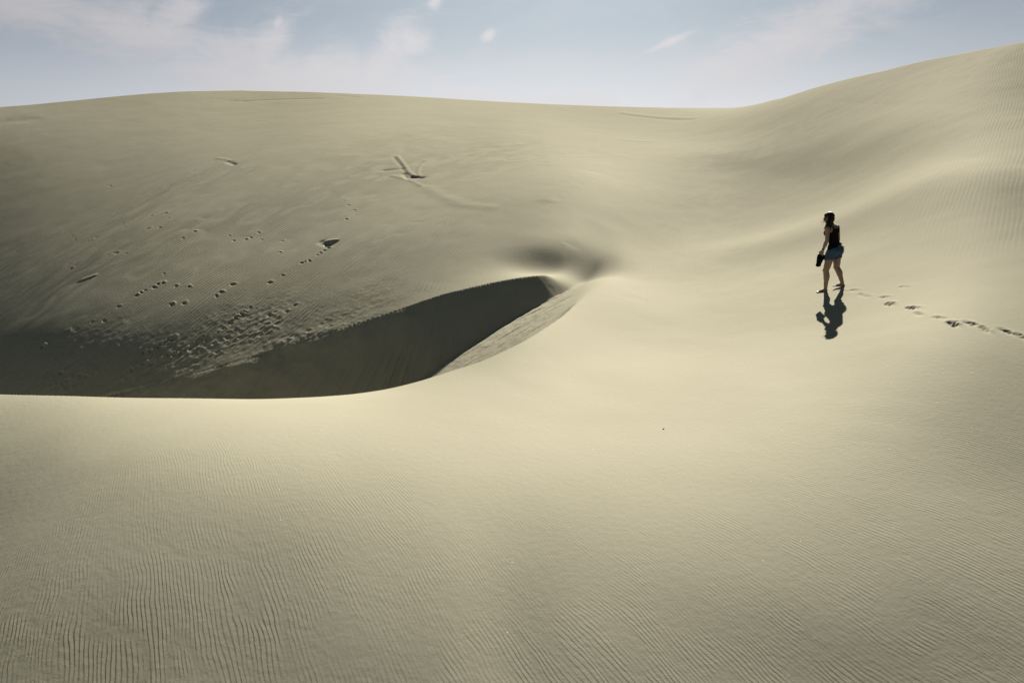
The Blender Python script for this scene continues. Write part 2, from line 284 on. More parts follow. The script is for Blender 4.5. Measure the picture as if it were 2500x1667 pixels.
def terrain(x, y):
    """height, plus masks used by the sand material"""
    z = zbase(x, y); r = np.hypot(x, y); shp = x.shape
    xf, yf = x.ravel(), y.ravel(); z = z.ravel().copy(); r = r.ravel()
    idx = np.where((r > 9) & (r < 45) & (xf > -60) & (xf < 8))[0]
    X, Y = xf[idx], yf[idx]
    nd = fbm(X*.9, Y*.9, 5, 4)
    wy = Y+(.04+.13*sstep(-X, 1, 7))*fbm(X*1.1+40, Y*1.1, 22, 5)*sstep(Y, 15.5, 19)
    ins = inside(X, wy, POLY)
    J = idx[ins]; Xi, Yi = X[ins], wy[ins]
    Fn, an = cone(Xi, Yi, CL, CLz, TN_, TNQ); Ff, af = cone(Xi, Yi, BL, BLz, TF_, TFQ)
    # avalanche chutes: streaks that run down the faces
    sn = an/len(CL)*60; sf = af/len(BL)*60
    dn = np.hypot(Xi-CL[an, 0], Yi-CL[an, 1]); df = np.hypot(Xi-BL[af, 0], Yi-BL[af, 1])
    chute_n = .026*fbm(sn*1.1+dn*.15, dn*.5, 31, 3)+.012*fbm(sn*2.9+dn*.6, dn*1.2, 33, 3)+.010*fbm(Xi*7, Yi*5, 34, 3)
    chute_f = (.05*fbm(sf*1.2, df*.25, 35, 3)+.025*fbm(sf*3.5+df*.4, df*.5, 37, 2))*(1-.8*sstep(Xi, -3, -.5))
    Fn = Fn+chute_n*sstep(dn, 0, .8); Ff = Ff+chute_f*sstep(df, .15, 1.6)
    F = np.maximum(Fn, Ff)
    def smin(a, b, k): 
        h = np.clip(.5+.5*(b-a)/k, 0, 1); return b*(1-h)+a*h-k*h*(1-h)
    carved = F < z[J]
    ks = .012+.22*sstep(Yi, 14.5, 21.5)*sstep(Xi, .75, 1.5); z[J] = smin(z[J], F, ks)
    out = (~ins) & (Y > 13) & (Y < 26) & (X > -1.2) & (X < 5.5)
    Jo = idx[out]; Xo, Yo = X[out], Y[out]
    ko = .012+.22*sstep(Yo, 14.5, 21.5)*sstep(Xo, .75, 1.5)
    for LL, LZ in ((CL, CLz), (BL, BLz)):
        dd = np.full(Xo.shape, 1e9); zz = np.zeros(Xo.shape); tt_ = np.zeros(Xo.shape); TT = TN_ if LL is CL else TF_
        for k_ in range(len(LL)):
            d_ = np.hypot(Xo-LL[k_, 0], Yo-LL[k_, 1]); m_ = d_ < dd; dd[m_] = d_[m_]; zz[m_] = LZ[k_]; tt_[m_] = TT[k_]
        z[Jo] = smin(z[Jo], zz+np.maximum(tt_, .55)*dd, ko)
    face = np.zeros(z.shape, np.int8); face[J] = np.where(carved, np.where(Fn > Ff, 1, 2), 0)
    # churned sand beyond the far brink
    k2 = idx[~ins]; X2, Y2 = xf[k2], yf[k2]
    bd = seg_dist(X2, Y2, BL[::7]); beyond = (Y2 > np.interp(X2, BL[:, 0], BL[:, 1]))
    m = np.exp(-(bd/2.0)**2)*sstep(-X2, 1.5, 6.5)*beyond
    m = m*(.3+.7*sstep(fbm(X2*.6, Y2*.6, 51, 4), -.1, .45))
    ca, sa = math.cos(R(45)), math.sin(R(45)); U, V = X2*ca+Y2*sa, -X2*sa+Y2*ca
    rough = .013*(1-np.abs(fbm(U*1.1, V*2.1, 61, 4))*2.4)+.015*fbm(U*4.5, V*6, 65, 3)+.013*(1-2*np.abs(vnoise(U*7, V*9, 67)))
    z[k2] += .85*rough*m
    for P, w, h in RID:
        c = P.mean(0); rad = np.abs(P-c).max()*1.5+w*4
        q = np.where((np.abs(xf-c[0]) < rad) & (np.abs(yf-c[1]) < rad) & (r > 16))[0]
        if len(q):
            d = seg_dist(xf[q], yf[q], P)*(1+.25*vnoise(xf[q]*3, yf[q]*3, 8)); z[q] += .30*h*np.exp(-(d/(.75*w))**2)
    for (px, py, a, hl, hw, dp, rim) in FAR+DENTS:
        q = np.where((np.abs(xf-px) < .6) & (np.abs(yf-py) < .6))[0]
        if len(q):
            dx, dy = xf[q]-px, yf[q]-py; u_ = (dx*math.sin(a)+dy*math.cos(a)); v_ = (dx*math.cos(a)-dy*math.sin(a))
            e = (u_/hl)**2+(v_/hw)**2+.3*vnoise(xf[q]*22, yf[q]*22, 9)
            e2 = (u_/(hl*1.1))**2+((v_-hw*1.5)/(hw*.8))**2; e3 = ((u_-hl*1.15)/(hl*.45))**2+(v_/hw)**2
            z[q] += -dp*np.exp(-np.maximum(e, 0)**1.5)*(1+.5*vnoise(xf[q]*28, yf[q]*28, 14))+rim*(np.exp(-e2)+.8*np.exp(-e3))*(1+.6*vnoise(xf[q]*18, yf[q]*18, 12))
    # broad, very shallow unevenness of wind-worked sand
    z += .012*fbm(xf*.6, yf*.6, 71, 3)*sstep(r, 4, 9)
    # ---- ripples
    t1 = R(-29.5); n1x, n1y = math.cos(t1), -math.sin(t1)          # across the near crests
    al = xf*math.sin(t1)+yf*math.cos(t1); ac = xf*n1x+yf*n1y
    q1 = np.arctan2(xf+7.9, 16.9-yf)*13.0/RIP1                     # crests fan out from a far point on the left
    q1 += .9*fbm(xf*.35, yf*.35, 81, 2)+.85*vnoise(ac*3.0, al*1.7, 83)+.36*vnoise(ac*7.5, al*4.2, 85)+.14*vnoise(ac*17, al*10, 87)
    t2 = R(26); al2 = xf*math.sin(t2)+yf*math.cos(t2); ac2 = xf*math.cos(t2)-yf*math.sin(t2)
    xs = 2.6+(yf-23)*.30
    q2 = np.where(xf < xs, np.arctan2(xf-12, 56-yf)*33/RIP2, (xf*math.cos(R(33))-yf*math.sin(R(33)))/RIP2*1.35)+1.2*fbm(xf*.15, yf*.15, 91, 2)+.4*vnoise(ac2*1.3, al2*.55, 93)+.18*vnoise(ac2*3.5, al2*1.4, 95)
    b1 = q1+.55*fbm(ac*1.9+7, al*1.1, 82, 2)*2+.30*vnoise(ac*4.6, al*3.1, 86)
    b2 = q2+.9*fbm(ac2*.8+3, al2*.45, 92, 2)+.35*vnoise(ac2*2.2, al2*1.3, 96)
    th = np.arctan2(xf, yf)
    patch = fbm(xf*.9, yf*1.1, 101, 3)
    # r at which near ripples fade out: closer on the left, further on the right
    rf = 7.9+2.6*sstep(th, R(-5), R(25))
    a1 = (1-sstep(r, rf*.78, rf*1.35))*np.clip(.92+.75*patch, .35, 1.1)*(.8+.35*vnoise(ac*9, al*3.0, 88))
    a1 = np.maximum(a1, .42*np.clip(.6+1.1*fbm(xf*.5+9, yf*.5, 107, 3), .15, 1)*(1-sstep(r, 15, 21))*np.where(xf > -1, 1, .5))
    patch2 = .7*fbm(xf*.22, yf*.22, 103, 3)
    isfar = (r > 13) & (xf < 1.0)
    a2 = sstep(r, 15, 20)*np.clip(.75+1.1*patch2, .12, 1.2)*np.where(xf > 1.5, .6, 1.0)*(1-.9*sstep(r, 33, 46))
    # wind-smoothed apron round the saddle
    sad = at(1400, 520, 14, 60, True)
    if sad is not None: a2 *= 1-.95*np.exp(-((xf-sad[0])/3.2)**2-((yf-sad[1])/7)**2)
    a2 *= sstep(np.abs(xf-xs), .1, 1.8)*(1-.9*np.exp(-((xf-_h0[0])/2.0)**2-((yf-_h0[1])/2.6)**2))
    a1[face > 0] = 0; a2[face > 0] = 0
    k3 = idx[(~ins) & (r[idx] < 30)]; dce = np.minimum(seg_dist(xf[k3], yf[k3], CL[::5]), seg_dist(xf[k3], yf[k3], BL[::5]))
    f3 = sstep(dce, .03, .8); a1[k3] *= f3; a2[k3] *= f3
    return z.reshape(shp), q1.reshape(shp), b1.reshape(shp), q2.reshape(shp), b2.reshape(shp), a1.reshape(shp), a2.reshape(shp), face.reshape(shp)
RIP1, RIP2 = .034, .12
# ------------------------------------------------------------------ sand material
def sand_material():
    m = bpy.data.materials.new('sand'); m.use_nodes = True; nt = m.node_tree; N = nt.nodes; L = nt.links; N.clear()
    out = N.new('ShaderNodeOutputMaterial'); bs = N.new('ShaderNodeBsdfDiffuse'); ms = N.new('ShaderNodeMixShader'); gl = N.new('ShaderNodeBsdfGlossy')
    ms.inputs[0].default_value = .02; gl.inputs['Roughness'].default_value = .75; gl.inputs['Color'].default_value = (.9, .85, .75, 1)
    L.new(bs.outputs[0], ms.inputs[1]); L.new(gl.outputs[0], ms.inputs[2]); L.new(ms.outputs[0], out.inputs[0])
    def M(op, a, b=None, c=None, clamp=False):
        n = N.new('ShaderNodeMath'); n.operation = op; n.use_clamp = clamp
        for i, v in enumerate((a, b, c)):
            if v is None: continue
            if isinstance(v, (int, float)): n.inputs[i].default_value = v
            else: L.new(v, n.inputs[i])
        return n.outputs[0]
    def attr(nm):
        n = N.new('ShaderNodeAttribute'); n.attribute_name = nm; return n.outputs['Fac']
    def prof(qa, qb, beat=.8):
        """two wave trains that beat: crests fork and end where they cancel; gentle windward side, short lee side"""
        A = M('MULTIPLY', qa, 2*math.pi); B = M('MULTIPLY', qb, 2*math.pi)
        c = M('ADD', M('COSINE', A), M('MULTIPLY', M('COSINE', B), beat)); s = M('ADD', M('SINE', A), M('MULTIPLY', M('SINE', B), beat))
        f = M('FRACT', M('ADD', M('DIVIDE', M('ARCTAN2', s, c), 2*math.pi), 1.0))
        mag = M('MULTIPLY', M('SQRT', M('ADD', M('MULTIPLY', c, c), M('MULTIPLY', s, s))), .75, clamp=True)
        up = M('SMOOTH_MIN', M('DIVIDE', M('SUBTRACT', 1.0, f), .72), M('DIVIDE', f, .28), .25)
        return M('MULTIPLY', up, mag)
    geo = N.new('ShaderNodeNewGeometry')
    def noise(scale, detail=3, rough=.5):
        n = N.new('ShaderNodeTexNoise'); n.inputs['Scale'].default_value = scale; n.inputs['Detail'].default_value = detail; n.inputs['Roughness'].default_value = rough
        L.new(geo.outputs['Position'], n.inputs['Vector']); return n.outputs[0]
    h1 = M('MULTIPLY', M('MULTIPLY', prof(attr('ripple_near'), attr('ripple_near_b')), attr('amp_near')), RIP_H1)
    h2 = M('MULTIPLY', M('MULTIPLY', prof(attr('ripple_far'), attr('ripple_far_b'), .55), attr('amp_far')), RIP_H2)
    fine = M('MULTIPLY', noise(160, 2, .6), .0010)
    mid = M('MULTIPLY', noise(14, 4, .6), .0034)
    h = M('ADD', M('ADD', h1, h2), M('ADD', fine, mid))
    bp = N.new('ShaderNodeBump'); bp.inputs['Strength'].default_value = 1; bp.inputs['Distance'].default_value = 1; L.new(h, bp.inputs['Height'])
    L.new(bp.outputs[0], bs.inputs['Normal'])
    ramp = N.new('ShaderNodeMix'); ramp.data_type = 'RGBA'
    L.new(M('MULTIPLY', M('ADD', M('MULTIPLY', noise(.35, 4, .6), .6), M('MULTIPLY', noise(220, 1), .4)), 1.0), ramp.inputs[0])
    ramp.inputs[6].default_value = SAND_A+(1,); ramp.inputs[7].default_value = SAND_B+(1,)
    # very sparse grains whose sun glints are painted as near-white colour
    vo = N.new('ShaderNodeTexVoronoi'); vo.inputs['Scale'].default_value = 26; L.new(geo.outputs['Position'], vo.inputs['Vector'])
    wn = N.new('ShaderNodeSeparateColor'); L.new(vo.outputs['Color'], wn.inputs[0])
    g = M('MULTIPLY', M('LESS_THAN', vo.outputs['Distance'], .10), M('GREATER_THAN', wn.outputs[0], .992))
    mx = N.new('ShaderNodeMix'); mx.data_type = 'RGBA'; L.new(g, mx.inputs[0]); L.new(ramp.outputs[2], mx.inputs[6]); mx.inputs[7].default_value = (.95, .95, .92, 1)
    L.new(mx.outputs[2], bs.inputs['Color'])
    bs.inputs['Roughness'].default_value = 0
    return m
RIP_H1, RIP_H2 = .0014, .019
SAND_A, SAND_B = (.252, .231, .161), (.299, .276, .195)
SAND = sand_material()
# ------------------------------------------------------------------ the ground
def build_ground():
    th = np.concatenate([np.linspace(R(-85), R(-38), 60, endpoint=False), np.linspace(R(-38), R(38), NCOL), np.linspace(R(38), R(85), 61)[1:]])
    def seg(a, b, k): 
        n = max(int(math.log(b/a)/k), 2); return list(np.exp(np.linspace(math.log(a), math.log(b), n, endpoint=False)))
    rr = seg(.6, 5.2, .08)+seg(5.2, 9.3, .0032)+seg(9.3, 10.4, .0026)+seg(10.4, 12.8, .0012*RQ)+seg(12.8, 18.5, .0013*RQ)+seg(18.5, 34, .0016*RQ)+seg(34, 75, .0022*RQ)+seg(75, 150, .02)+seg(150, 3000, .12)+[3000]
    rr = np.array(rr); TH, RR = np.meshgrid(th, rr); X, Y = RR*np.sin(TH), RR*np.cos(TH)
    Z, q1, b1, q2, b2, a1, a2, face = terrain(X, Y)
    nr, nc = X.shape
    # wind-softened shoulder where both brinks run out
    TP = np.concatenate([CL[CL[:, 1] > 15.5], BL[BL[:, 0] > 1.15][::-1]]); r0_, r1_ = np.searchsorted(rr, 14), np.searchsorted(rr, 27); c0_, c1_ = np.searchsorted(th, R(-1)), np.searchsorted(th, R(12))
    xs_, ys_ = X[r0_:r1_, c0_:c1_], Y[r0_:r1_, c0_:c1_]; wgt = np.zeros(xs_.shape)
    tp = .5*(CL[-1]+BL[-1]); wgt = np.maximum(np.exp(-(((xs_-tp[0])/.6)**2+((ys_-tp[1])/1.0)**2)**2), .55*np.exp(-(seg_dist(xs_, ys_, TP)/.22)**2)*sstep(ys_, 15.5, 19))
    zz = Z[r0_:r1_, c0_:c1_].copy()
    for _ in range(260):
        av = zz.copy(); av[1:-1, 1:-1] = .25*(zz[2:, 1:-1]+zz[:-2, 1:-1]+zz[1:-1, 2:]+zz[1:-1, :-2]); zz += wgt*(av-zz)
    Z[r0_:r1_, c0_:c1_] = zz
    # smooth normals from the height field, shared by both sheets
    co = np.stack([X, Y, Z], -1)
    du = np.gradient(co, axis=1); dv = np.gradient(co, axis=0); nrm = np.cross(du, dv); nrm /= np.linalg.norm(nrm, axis=-1, keepdims=True)
    # which quads belong to the dune under the walker, which to the slope across the hollow
    seam = [at(u, v, 14, 95, True) for u, v in ((1480, 585), (1440, 500), (1480, 420), (1580, 345), (1700, 295), (1800, 262))]
    seam = np.array([s for s in seam if s is not None])
    sr = np.hypot(seam[:, 0], seam[:, 1]); sth = np.arctan2(seam[:, 0], seam[:, 1]); o = np.argsort(sr)
    sep_th = np.interp(RR, sr[o], sth[o])
    near = (TH > sep_th) | (RR < 9)
    crr = np.hypot(CL[:, 0], CL[:, 1]); cth = np.arctan2(CL[:, 0], CL[:, 1]); oc = np.argsort(cth)
    rlim = np.interp(TH, cth[oc], crr[oc])
    near |= (RR < rlim) & (TH < cth.max()+.01) | ((RR < crr.max()) & (TH > cth.max()))
    near |= face == 1
    nq = near[:-1, :-1]
    I = np.arange(nr*nc).reshape(nr, nc)
    quads = np.stack([I[:-1, :-1], I[:-1, 1:], I[1:, 1:], I[1:, :-1]], -1)
    flat = dict(ripple_near=q1.ravel(), ripple_near_b=b1.ravel(), ripple_far=q2.ravel(), ripple_far_b=b2.ravel(), amp_near=a1.ravel(), amp_far=a2.ravel())
    for name, mask in (('terrain', nq), ('hills', ~nq)):
        Q = quads[mask]; used = np.zeros(nr*nc, bool); used[Q.ravel()] = True
        remap = np.cumsum(used)-1; Q = remap[Q]; V = co.reshape(-1, 3)[used]; nn = nrm.reshape(-1, 3)[used]
        me = bpy.data.meshes.new(name); me.vertices.add(len(V)); me.vertices.foreach_set('co', V.astype(np.float32).ravel())
        me.loops.add(Q.size); me.loops.foreach_set('vertex_index', Q.astype(np.int32).ravel())
        me.polygons.add(len(Q)); me.polygons.foreach_set('loop_start', np.arange(0, Q.size, 4, dtype=np.int32))
        me.update(calc_edges=True); me.polygons.foreach_set('use_smooth', np.ones(len(Q), bool))
        for k, v in flat.items():
            at_ = me.attributes.new(k, 'FLOAT', 'POINT'); at_.data.foreach_set('value', v[used].astype(np.float32))
        me.normals_split_custom_set_from_vertices(nn.astype(np.float32).tolist() if len(nn) < 10 else nn.astype(np.float32))
        me.materials.append(SAND); ob = bpy.data.objects.new(name, me); col.objects.link(ob); ob['kind'] = 'structure'
NCOL, RQ = 1250, 1
build_ground()
# ------------------------------------------------------------------ the walker
def simple_mat(name, colr, rough=.7, spec=.3, noise=None, bump=0.0, nscale=60.0, stretch=None):
    m = bpy.data.materials.new(name); m.use_nodes = True; nt = m.node_tree; b = nt.nodes['Principled BSDF']
    b.inputs['Roughness'].default_value = rough; b.inputs['Specular IOR Level'].default_value = spec
    tc = nt.nodes.new('ShaderNodeTexCoord'); mp = nt.nodes.new('ShaderNodeMapping'); nt.links.new(tc.outputs['Object'], mp.inputs[0])
    if stretch: mp.inputs['Scale'].default_value = stretch
    n = nt.nodes.new('ShaderNodeTexNoise'); n.inputs['Scale'].default_value = nscale; n.inputs['Detail'].default_value = 4; nt.links.new(mp.outputs[0], n.inputs[0])
    mx = nt.nodes.new('ShaderNodeMix'); mx.data_type = 'RGBA'; nt.links.new(n.outputs[0], mx.inputs[0])
    k = noise or .12
    mx.inputs[6].default_value = tuple(c*(1-k) for c in colr)+(1,); mx.inputs[7].default_value = tuple(min(c*(1+k), 1) for c in colr)+(1,)
    nt.links.new(mx.outputs[2], b.inputs['Base Color'])
    if bump:
        bp = nt.nodes.new('ShaderNodeBump'); bp.inputs['Distance'].default_value = bump; nt.links.new(n.outputs[0], bp.inputs['Height']); nt.links.new(bp.outputs[0], b.inputs['Normal'])
    return m
SKIN = simple_mat('skin', (.27, .17, .115), .55, .35, .08)
HAIR = simple_mat('dark_hair', (.014, .010, .007), .55, .12, .5, .004, 90, (1, 1, .12))
BLACK = simple_mat('black_jersey', (.007, .007, .008), .9, .05, .2, .002, 70)
DENIM = simple_mat('washed_denim', (.045, .080, .125), .85, .15, .35, .002, 45)
RUBBER = simple_mat('black_rubber', (.006, .006, .006), .8, .08, .2)
CORD = simple_mat('braided_cord', (.03, .02, .015), .8, .2, .3)

PB = at(2028, 707, 12, 22)                       # the spot the walker stands on
VA = math.atan2(PB[0], PB[1])
RX = np.array([math.cos(VA), -math.sin(VA), 0.]); RY = np.array([math.sin(VA), math.cos(VA), 0.])   # to the right, and away
def gz(p):                                       # ground height under a local (right, away) offset, relative to the base
    w = PB+RX*p[0]+RY*p[1]; return float(terrain(np.array([[w[0]]]), np.array([[w[1]]]))[0][0, 0]-PB[2])
FW = np.array([-.84, .54, 0.]); LF = np.array([-.54, -.84, 0.]); UP = np.array([0, 0, 1.])           # her forward and her left, in (right, away, up)
def V3(*a): return np.array(a, float)
_ico = None
def ico():
    global _ico
    if _ico is None:
        bm = bmesh.new(); bmesh.ops.create_icosphere(bm, subdivisions=2, radius=1)
        _ico = (np.array([v.co[:] for v in bm.verts]), [[v.index for v in f.verts] for f in bm.faces]); bm.free()
    return _ico
class Flesh:
    """gathers balls and tapering limbs; remeshed afterwards into one closed skin"""
    def __init__(s): s.V = []; s.F = []; s.n = 0
    def ball(s, c, r, axes=None):
        v, f = ico(); r = np.array(r if hasattr(r, '__len__') else (r, r, r), float)
        A = np.eye(3) if axes is None else np.array(axes).T
        s.V.append((v*r)@A.T+np.asarray(c)); s.F += [[i+s.n for i in q] for q in f]; s.n += len(v)
    def limb(s, pts, step=.4, flat=None, axes=None):
        """pts: (point, radius) ...; flat: scale of the radii along axes"""
        for (a, ra), (b, rb) in zip(pts[:-1], pts[1:]):
            a, b = np.asarray(a, float), np.asarray(b, float); L = np.linalg.norm(b-a); n = max(int(L/(min(ra, rb)*step)), 1)
            for i in range(n+1):
                t = i/n; tt = t*t*(3-2*t); r = ra+(rb-ra)*tt
                s.ball(a+(b-a)*t, (r, r, r) if flat is None else tuple(r*k for k in flat), axes)
    def grow(s, d): return s
    def build(s, voxel=.0045, smooth=3):
        me = bpy.data.meshes.new('tmp'); me.from_pydata(np.concatenate(s.V).tolist(), [], s.F); ob = bpy.data.objects.new('tmp', me); col.objects.link(ob)
        r = ob.modifiers.new('r', 'REMESH'); r.mode = 'VOXEL'; r.voxel_size = voxel; r.use_smooth_shade = True
        m = ob.modifiers.new('s', 'SMOOTH'); m.factor = .5; m.iterations = smooth
        dg = bpy.context.evaluated_depsgraph_get(); out = bpy.data.meshes.new_from_object(ob.evaluated_get(dg))
        bpy.data.objects.remove(ob); bpy.data.meshes.remove(me)
        for p in out.polygons: p.use_smooth = True
        return out
def part(name, me, m, parent=None):
    me.name = name; ob = bpy.data.objects.new(name, me); col.objects.link(ob); me.materials.clear(); me.materials.append(m)
    if parent is not None: ob.parent = parent
    return ob
def trim(me, keep, thick=.003):
    bm = bmesh.new(); bm.from_mesh(me); bm.verts.ensure_lookup_table()
    dead = [v for v in bm.verts if not keep(np.array(v.co))]; bmesh.ops.delete(bm, geom=dead, context='VERTS')
    bmesh.ops.smooth_vert(bm, verts=[v for v in bm.verts if v.is_boundary], factor=.5, use_axis_x=True, use_axis_y=True, use_axis_z=True)
    g = bmesh.ops.solidify(bm, geom=bm.faces[:], thickness=-thick)
    for f in bm.faces: f.smooth = True
    bm.to_mesh(me); bm.free(); return me

# joints, metres, (right, away, up) from the spot between the feet
pel = V3(.085, .00, .815); wst = V3(.062, .0, .935); rib = V3(.035, .0, 1.07); cst = V3(.030, .0, 1.165); nkb = V3(.030, .0, 1.255); hdc = V3(-.030, .005, 1.405)
shL = V3(.030, 0, 1.205)+LF*.160; shR = V3(.035, 0, 1.215)+LF*-.160
elL = V3(-.062, -.160, .985); wrL = V3(-.140, -.175, .795)
elR = V3(.140, .155, .955); wrR = V3(.045, .250, .79)
hpL = pel+LF*.088+UP*-.03; hpR = pel+LF*-.088+UP*-.03
knL = V3(-.085, -.055, .425); anL = V3(-.095, .005, .085)
knR = V3(.110, .045, .415); anR = V3(.212, -.015, .088)
FDL = V3(-.97, .16, 0); FDR = V3(-.96, .22, 0); FDL /= np.linalg.norm(FDL); FDR /= np.linalg.norm(FDR)
gL, gR = gz(anL[:2]+FDL[:2]*.06)-.014, gz(anR[:2]+FDR[:2]*.06)-.014
anL[2] += gL; anR[2] += gR; knL[2] += gL*.5; knR[2] += gR*.5
HF = V3(-.93, .36, -.05); HF /= np.linalg.norm(HF); HL = np.cross(UP, HF); HL /= np.linalg.norm(HL); HU = np.cross(HF, HL)      # the head looks further to the side than the chest
AX = (FW, LF, UP); HX = (HF, HL, HU)
def torso(B, d=0.0):
    fl = lambda a, b: (a, b)
    def seg(p, q, rf0, rl0, rf1, rl1, n=12):
        for i in range(n+1):
            t = i/n; t2 = t*t*(3-2*t); B.ball(p+(q-p)*t, (rf0+(rf1-rf0)*t2+d, rl0+(rl1-rl0)*t2+d, .05+d), AX)
    seg(pel, wst, .098, .150, .078, .112); seg(wst, rib, .078, .112, .092, .128); seg(rib, cst, .092, .128, .092, .142); seg(cst, nkb+UP*-.03, .092, .142, .060, .085)
    for sd in (1, -1):
        B.ball(pel+LF*sd*.068+FW*-.042+UP*-.050, (.078+d, .078+d, .092+d), AX)         # buttocks
        B.ball(cst+LF*sd*.068+FW*.070+UP*-.045, (.052+d, .058+d, .055+d), AX)          # breasts
        B.ball(cst+LF*sd*.075+FW*-.045+UP*.01, (.050+d, .062+d, .080+d), AX)           # shoulder blades
def legs(B, d=0.0, upto=None):
    for hp, kn, an, fd, s in ((hpL, knL, anL, FDL, 1), (hpR, knR, anR, FDR, -1)):
        back = -fd
        th = hp+(kn-hp)*.35+fd*.012
        B.limb([(hp, .092+d), (th, .090+d), (hp+(kn-hp)*.72, .072+d), (kn, .060+d)])
        if upto: continue
        cf = kn+(an-kn)*.33+back*.016
        B.ball(kn+fd*.020, .046); B.limb([(kn, .058), (cf, .062), (kn+(an-kn)*.66+back*.006, .045), (an, .036)])
        g = an[2]-.075
        sd = np.cross(UP, fd)*s
        B.ball(an+UP*-.045+back*.022, (.030, .028, .030), (fd, sd, UP)); B.limb([(an+UP*-.02, .030), (an+UP*-.038+fd*.06, .026), (an+UP*-.055+fd*.115, .019)], .3)
        B.limb([(an+UP*-.055+back*.01, .022), (an+UP*-.060+fd*.06+sd*-.008, .020), (an+UP*-.062+fd*.125, .018)], .3)
        for k in range(5):                           # toes, the big one on the inner side
            off = (-.024+.0125*k); ln = (.168, .166, .158, .150, .138)[k]; rr_ = (.0115, .0085, .008, .0078, .0075)[k]
            B.limb([(an+UP*-.062+fd*.115+sd*off, rr_*1.15), (an+UP*(-.064)+fd*ln+sd*off*1.05, rr_)], .4)
def arm(B, sh, el, wr, d=0.0):
    B.ball(sh, .046); B.limb([(sh, .048), (sh+(el-sh)*.4, .045), (el, .037)]); B.limb([(el, .037), (el+(wr-el)*.28, .039), (wr, .0235)], .4)
def hand(B, wr, down, palm, thumbdir, curl):
    """palm slab, five fingers rooted in it and bent towards the palm side"""
    down = down/np.linalg.norm(down); palm = palm-down*palm.dot(down); palm /= np.linalg.norm(palm); side = np.cross(down, palm); side *= np.sign(side.dot(thumbdir)) or 1
    for t in np.linspace(.01, .075, 7):
        w = .026+.014*min(t/.05, 1)
        for u in np.linspace(-1, 1, 5): B.ball(wr+down*t+side*u*(w-.010), .0115)
    for k in range(4):
        base = wr+down*.078+side*(.028-.0185*k); L = (.066, .074, .069, .054)[k]; r0 = (.0085, .0088, .0084, .0076)[k]
        p = base; dr = down.copy(); ang = curl*(1+.06*k); pts = [(p, r0)]
        for j, fr in enumerate((.46, .31, .23)):
            c_, s_ = math.cos(ang*(j+.6)*.62), math.sin(ang*(j+.6)*.62)
            dd = down*c_+palm*s_+side*(.05*(1.5-k)); dd /= np.linalg.norm(dd); p = p+dd*L*fr; pts.append((p, r0*(.95-.09*j)))
        B.limb(pts, .4)
    tb = wr+down*.022+side*.028; t1 = tb+(down*.75+side*.62+palm*.25)*.036; t2 = t1+(down*.85+palm*.65+side*-.05)*.032
    B.limb([(tb, .0115), (t1, .0100), (t2, .0085)], .4)
B = Flesh(); torso(B); legs(B); arm(B, shL, elL, wrL); arm(B, shR, elR, wrR)
B.limb([(cst+UP*.05, .060), (nkb, .050), (nkb+(hdc-nkb)*.55, .046), (hdc+HU*-.05+HF*-.015, .050)])
for s_, sh in ((1, shL), (-1, shR)): B.limb([(nkb+UP*-.005, .042), (sh+UP*.008, .040)])
# head
B.ball(hdc+HU*.028+HF*-.012, (.094, .073, .088), HX); B.ball(hdc+HU*-.022+HF*.024, (.062, .056, .078), HX); B.ball(hdc+HU*-.072+HF*.048, (.030, .034, .028), HX)
B.ball(hdc+HU*-.048+HF*.028, (.040, .050, .036), HX); B.ball(hdc+HU*.040+HF*.060, (.026, .048, .022), HX)
B.limb([(hdc+HU*.018+HF*.084, .009), (hdc+HU*-.018+HF*.100, .0125)], .3)
for s_ in (1, -1):
    B.ball(hdc+HU*-.022+HF*.092+HL*.009*s_, .008); B.ball(hdc+HU*.013+HF*.070+HL*.028*s_, (.012, .014, .010), HX); B.ball(hdc+HU*-.012+HF*.060+HL*.038*s_, (.022, .018, .018), HX)
    B.ball(hdc+HL*.070*s_+HU*-.004+HF*-.004, (.017, .007, .029), HX)
B.limb([(hdc+HU*-.046+HF*.083+HL*.018, .0068), (hdc+HU*-.044+HF*.090, .0080), (hdc+HU*-.046+HF*.083+HL*-.018, .0068)], .3)
B.limb([(hdc+HU*-.057+HF*.080+HL*.015, .0075), (hdc+HU*-.057+HF*.087, .0090), (hdc+HU*-.057+HF*.080+HL*-.015, .0075)], .3)
hdn = V3(-.30, .02, -.80); hand(B, wrL, hdn, V3(.25, .95, 0), FW, 1.25)
hand(B, wrR, wrR-elR+V3(0, 0, -.05), V3(-.4, -.8, 0), FW, .55)
person = part('person', B.build(.0045, 3), SKIN)
M4 = Matrix(((RX[0], RY[0], 0, PB[0]), (RX[1], RY[1], 0, PB[1]), (0, 0, 1, PB[2]), (0, 0, 0, 1)))@Matrix.Rotation(R(-4.6), 4, 'Y')@Matrix.Scale(.968, 4)   # she leans into the slope
person.matrix_world = M4
tag(person, 'barefoot woman in black tank top and denim shorts walking left with sandals in hand', 'person')
